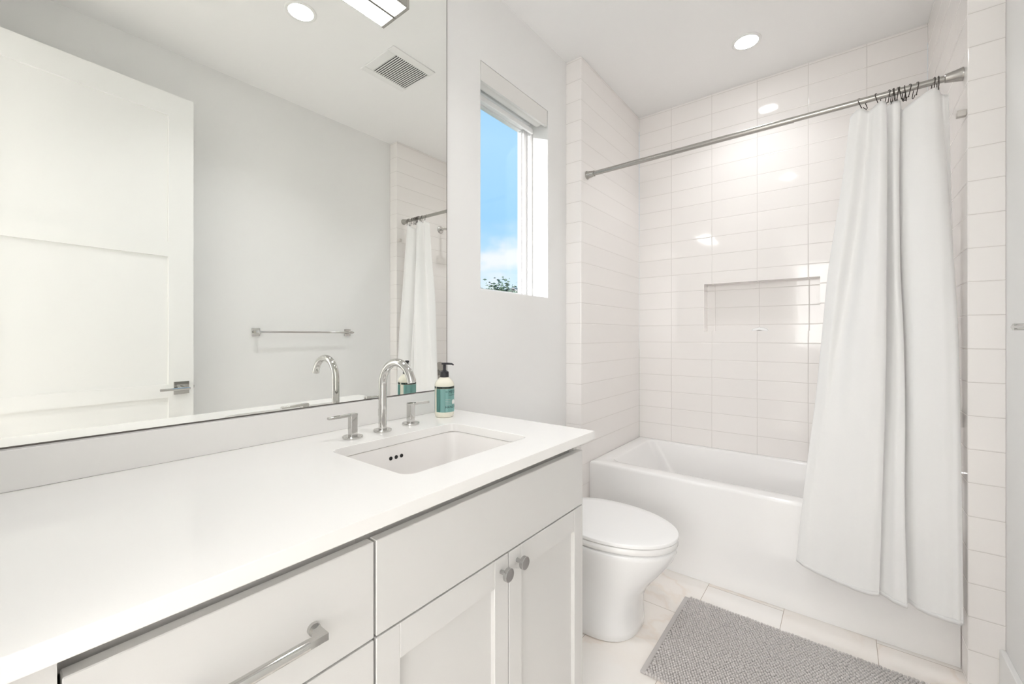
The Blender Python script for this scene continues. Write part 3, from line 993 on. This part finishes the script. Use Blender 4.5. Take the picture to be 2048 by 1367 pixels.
obj('back_label', cylpatch(FACE + 1.6, FACE + 3.9, .020, .104, BR + .0006), M['teal'], bo, smooth=60)
obj('dark_band', cylpatch(FACE - 1.95, FACE + 4.2, .105, .1125, BR + .0006, 60), M['band'], bo, smooth=60)
def wrap_text(txt, size, a_mid, zc, m, parent, name, span):
    cu_ = bpy.data.curves.new('lettering', 'FONT')
    cu_.body = txt
    cu_.size = size
    cu_.align_x = 'CENTER'
    cu_.extrude = 0.0
    cu_.resolution_u = 2
    tmp = bpy.data.objects.new('lettering_source', cu_)
    COL.objects.link(tmp)
    bpy.context.view_layer.update()
    me_ = bpy.data.meshes.new_from_object(tmp.evaluated_get(bpy.context.evaluated_depsgraph_get()))
    bpy.data.objects.remove(tmp)
    bm_ = BM()
    bm_.from_mesh(me_)
    bpy.data.meshes.remove(me_)
    r = BR + .0014
    wd = max(v.co.x for v in bm_.verts) - min(v.co.x for v in bm_.verts)
    fx = span * r / wd
    for v in bm_.verts:
        a = a_mid + v.co.x * fx / r
        v.co = Vector((BXc + r * math.cos(a), BYc + r * math.sin(a), ZK + zc + v.co.y))
    obj(name, bm_, m, parent)
wrap_text("MRS.", .0056, FACE - .80, .092, M['ink'], lb, 'lettering', .26)
wrap_text("MEYER'S", .0165, FACE + .03, .0875, M['ink'], lb, 'lettering', 1.26)
wrap_text("CLEAN DAY", .0062, FACE + .02, .0795, M['ink'], lb, 'lettering', 1.22)
wrap_text("HAND SOAP", .0118, FACE, .0345, M['ink'], lb, 'lettering', 1.88)
bm = BM()
dv = Vector((math.cos(FACE), math.sin(FACE), 0))
lathe(bm, Vector((BXc, BYc, ZK + .056)) + dv * (BR + .0008), dv, [(0, .0085), (.0006, .0085)], 24)
obj('emblem', bm, M['paper'], lb)
for k in range(4):
    obj('text_line', cylpatch(FACE - .95, FACE - .30 - .05 * (k % 2), .0475 + k * .006, .0484 + k * .006, BR + .0012, 8), M['paper'], lb)
bm = BM()
lathe(bm, (BXc, BYc, ZK + .150), (0, 0, 1), [(-.005, .0165), (.014, .0160), (.016, .013), (.018, .0075), (.022, .0060), (.039, .0058), (.041, .0085), (.047, .0080), (.048, .005)], 28)
pu = obj('pump', bm, M['black'], bo, smooth=40)
bm = BM()
nd = Vector((math.cos(math.radians(38)), math.sin(math.radians(38)), 0))
p0 = Vector((BXc, BYc, ZK + .194))
tube(bm, [p0 - nd * .010, p0 + nd * .012, p0 + nd * .027 + Vector((0, 0, -.001)), p0 + nd * .034 + Vector((0, 0, -.005))], [.0042, .0040, .0034, .0028], 12)
obj('nozzle', bm, M['black'], pu, smooth=40)

# ================================================================== MIRROR AND VANITY LIGHT
MY_END, MZ0, MZ1 = 1.1862, 1.0045, 2.62
mi = empty('wall_mirror', (XM, .6, MZ0))
tag(mi, 'large frameless wall mirror above the vanity backsplash', 'mirror')
obj('mirror_glass', boxes((XM - .005, XM, YI + .003, MY_END - .002, MZ0 + .0018, MZ1)), M['mirror'], mi)
obj('edge_channel', boxes((XW + .0005, XM + .0006, YI + .003, MY_END, MZ0 - .0018, MZ0 + .0018), (XW + .0005, XM + .0006, MY_END - .002, MY_END, MZ0 + .0018, MZ1)), M['mirror_edge'], mi)

VL = empty('vanity_light', (XM, .63, 2.36))
tag(VL, 'glowing linear vanity light bar mounted across the top of the mirror', 'vanity light')
BZ, BXF, BY0, BY1 = 2.361, -1.192, .325, .938
obj('housing', boxes((XM + .001, BXF, BY0 + .003, BY1 - .003, BZ + .004, BZ + .060), (XM + .001, XM + .0055, BY0 + .009, BY1 - .009, BZ - .0015, BZ + .004), (BXF - .003, BXF, BY0 + .009, BY1 - .009, BZ - .0015, BZ + .004)), M['nickel'], VL, .001)
for ya, yb_ in ((BY0, BY0 + .012), (BY1 - .012, BY1)):
    obj('end_plate', boxes((XM + .001, BXF + .001, ya, yb_, BZ - .002, BZ + .061)), M['nickel'], VL, .001)
obj('diffuser', boxes((XM + .006, BXF - .0035, BY0 + .013, BY1 - .013, BZ - .001, BZ + .0035)), M['diff'], VL)

# ================================================================== CEILING LIGHTS AND VENT
def downlight(x, y, label, power):
    d = empty('recessed_light', (x, y, ZC))
    tag(d, label, 'ceiling light', 'recessed ceiling lights')
    bm_ = BM()
    lathe(bm_, (x, y, ZC + .0), (0, 0, -1), [(0, .072), (.003, .071), (.005, .066), (.004, .0565), (.0, .0565)], 40, False, False)
    obj('trim_ring', bm_, M['trimw'], d, smooth=50)
    bm_ = BM()
    lathe(bm_, (x, y, ZC - .0005), (0, 0, -1), [(0, .0560), (.0015, .0560)], 32)
    obj('lens', bm_, M['lens'], d)
    ld = bpy.data.lights.new('lamp', 'AREA')
    ld.shape = 'DISK'
    ld.size = .108
    ld.energy = power
    ld.spread = math.radians(118)
    ld.color = (0.98, 0.99, 1.0)
    lo = bpy.data.objects.new('lamp', ld)
    lo.location = (0, 0, -.0035)
    COL.objects.link(lo)
    lo.parent = d
downlight(-.410, 2.584, 'round recessed ceiling light over the bathtub', P_DOWN * .55)
downlight(-.433, .992, 'round recessed ceiling light before the vanity, seen in the mirror', P_DOWN * .7)
hl = empty('hall_fill_light', (.2, -2.3, ZC))  # unseen light added in the next room to brighten the bathroom
tag(hl, 'added round fill light on the ceiling of the room beyond the doorway', 'ceiling light')
bm = BM()
lathe(bm, (.2, -2.3, ZC - .001), (0, 0, -1), [(0, .21), (.04, .21), (.045, .20)], 32)
obj('fill_disc', bm, M['hall_fill_glow'], hl, smooth=40)

vt = empty('ceiling_vent', (-.425, 1.565, ZC))
tag(vt, 'white square exhaust fan grille with dark slots on the ceiling', 'vent')
VX0, VX1, VY0, VY1 = -.593, -.270, 1.418, 1.722
GX0, GX1, GY0, GY1 = -.540, -.316, 1.474, 1.708
bm = boxes((VX0, GX0, VY0, VY1, ZC - .007, ZC), (GX1, VX1, VY0, VY1, ZC - .007, ZC), (GX0, GX1, VY0, GY0, ZC - .007, ZC), (GX0, GX1, GY1, VY1, ZC - .007, ZC))
obj('frame', bm, M['trimw'], vt, .004)
obj('slot_shade', boxes((GX0, GX1, GY0, GY1, ZC - .0015, ZC - .0005)), M['dark'], vt)  # thin dark sheet in place of the shade behind the slats
bm = BM()
ns = 17
for k in range(ns + 1):
    yc = GY0 + (GY1 - GY0) * k / ns
    box(bm, GX0, GX1, max(yc - .0035, GY0), min(yc + .0035, GY1), ZC - .0072, ZC - .0060)
obj('slats', bm, M['trimw'], vt)

# ================================================================== TOWEL BAR
tb = empty('towel_bar', (XRW, 1.41, 1.244))
tag(tb, 'chrome towel bar with square mounts on the right wall', 'towel bar')
for yy in (1.113, 1.748):
    ro = obj('mount_plate', boxes((XRW - .008, XRW - .0005, yy - .025, yy + .025, 1.219, 1.269)), M['chrome'], tb, .002)
    obj('post', boxes((XRW - .066, XRW - .008, yy - .009, yy + .009, 1.235, 1.253)), M['chrome'], ro, .0015)
bm = BM()
cyl(bm, (XRW - .060, 1.095, 1.244), (0, 1, 0), .672, .0065, 20)
obj('bar', bm, M['chrome'], tb, smooth=40)

# ================================================================== OPEN DOOR
TH = math.radians(4.83)
FE = Vector((.276, .743, 0))                        # free edge, face towards the vanity
u_ = Vector((math.sin(TH), math.cos(TH), 0))         # hinge -> free edge
nrm = Vector((math.cos(TH), -math.sin(TH), 0))       # through the door, towards the right wall
DM = Matrix(((u_.x, nrm.x, 0, FE.x), (u_.y, nrm.y, 0, FE.y), (0, 0, 1, 0), (0, 0, 0, 1)))
DW, DT, DB, DTOP = .810, .035, .012, 2.502
door = empty('door_1', (FE.x - u_.x * DW, FE.y - u_.y * DW, 0))
door['kind'] = 'structure'
def dbox(bm_, s0, s1, t0, t1, z0, z1):               # s = distance from the free edge
    box(bm_, -s1, -s0, t0, t1, z0, z1, DM)
bm = BM()
ST = .1115
dbox(bm, 0, ST, 0, DT, DB, DTOP)
dbox(bm, DW - ST, DW, 0, DT, DB, DTOP)
for z0, z1 in ((2.386, DTOP), (1.638, 1.7185), (.895, .963), (DB, .22)):
    dbox(bm, ST, DW - ST, 0, DT, z0, z1)
struct('door_leaf', bm, M['door'], door)
bm = BM()
for z0, z1 in ((1.7185, 2.386), (.963, 1.638), (.22, .895)):
    dbox(bm, ST, DW - ST, .011, DT - .011, z0, z1)
struct('door_panel', bm, M['door'], door)
LZ = .941
for side in (0, 1):
    t0, t1 = ((-.008, 0) if side == 0 else (DT, DT + .008))
    bm = BM()
    dbox(bm, .0225, .0895, t0, t1, LZ - .0335, LZ + .0335)
    hd = struct('door_handle', bm, M['chrome'], door)
    sgn = -1 if side == 0 else 1
    s_c = .056
    p0 = DM @ Vector((-s_c, (t0 if side == 0 else t1), LZ))
    bm = BM()
    lathe(bm, p0, nrm * sgn, [(0, .015), (.03, .011), (.05, .011)], 24)
    obj('spindle', bm, M['chrome'], hd, smooth=40)
    bm = BM()
    ta = t0 - .052 if side == 0 else t1 + .040
    dbox(bm, s_c - .024, s_c + .108, ta, ta + .012, LZ - .008, LZ + .006)
    obj('lever', bm, M['chrome'], hd, .004)
bm = BM()
dbox(bm, -.009, .004, .012, .023, LZ - .008, LZ + .008)
obj('latch', bm, M['satin'], door, .001)
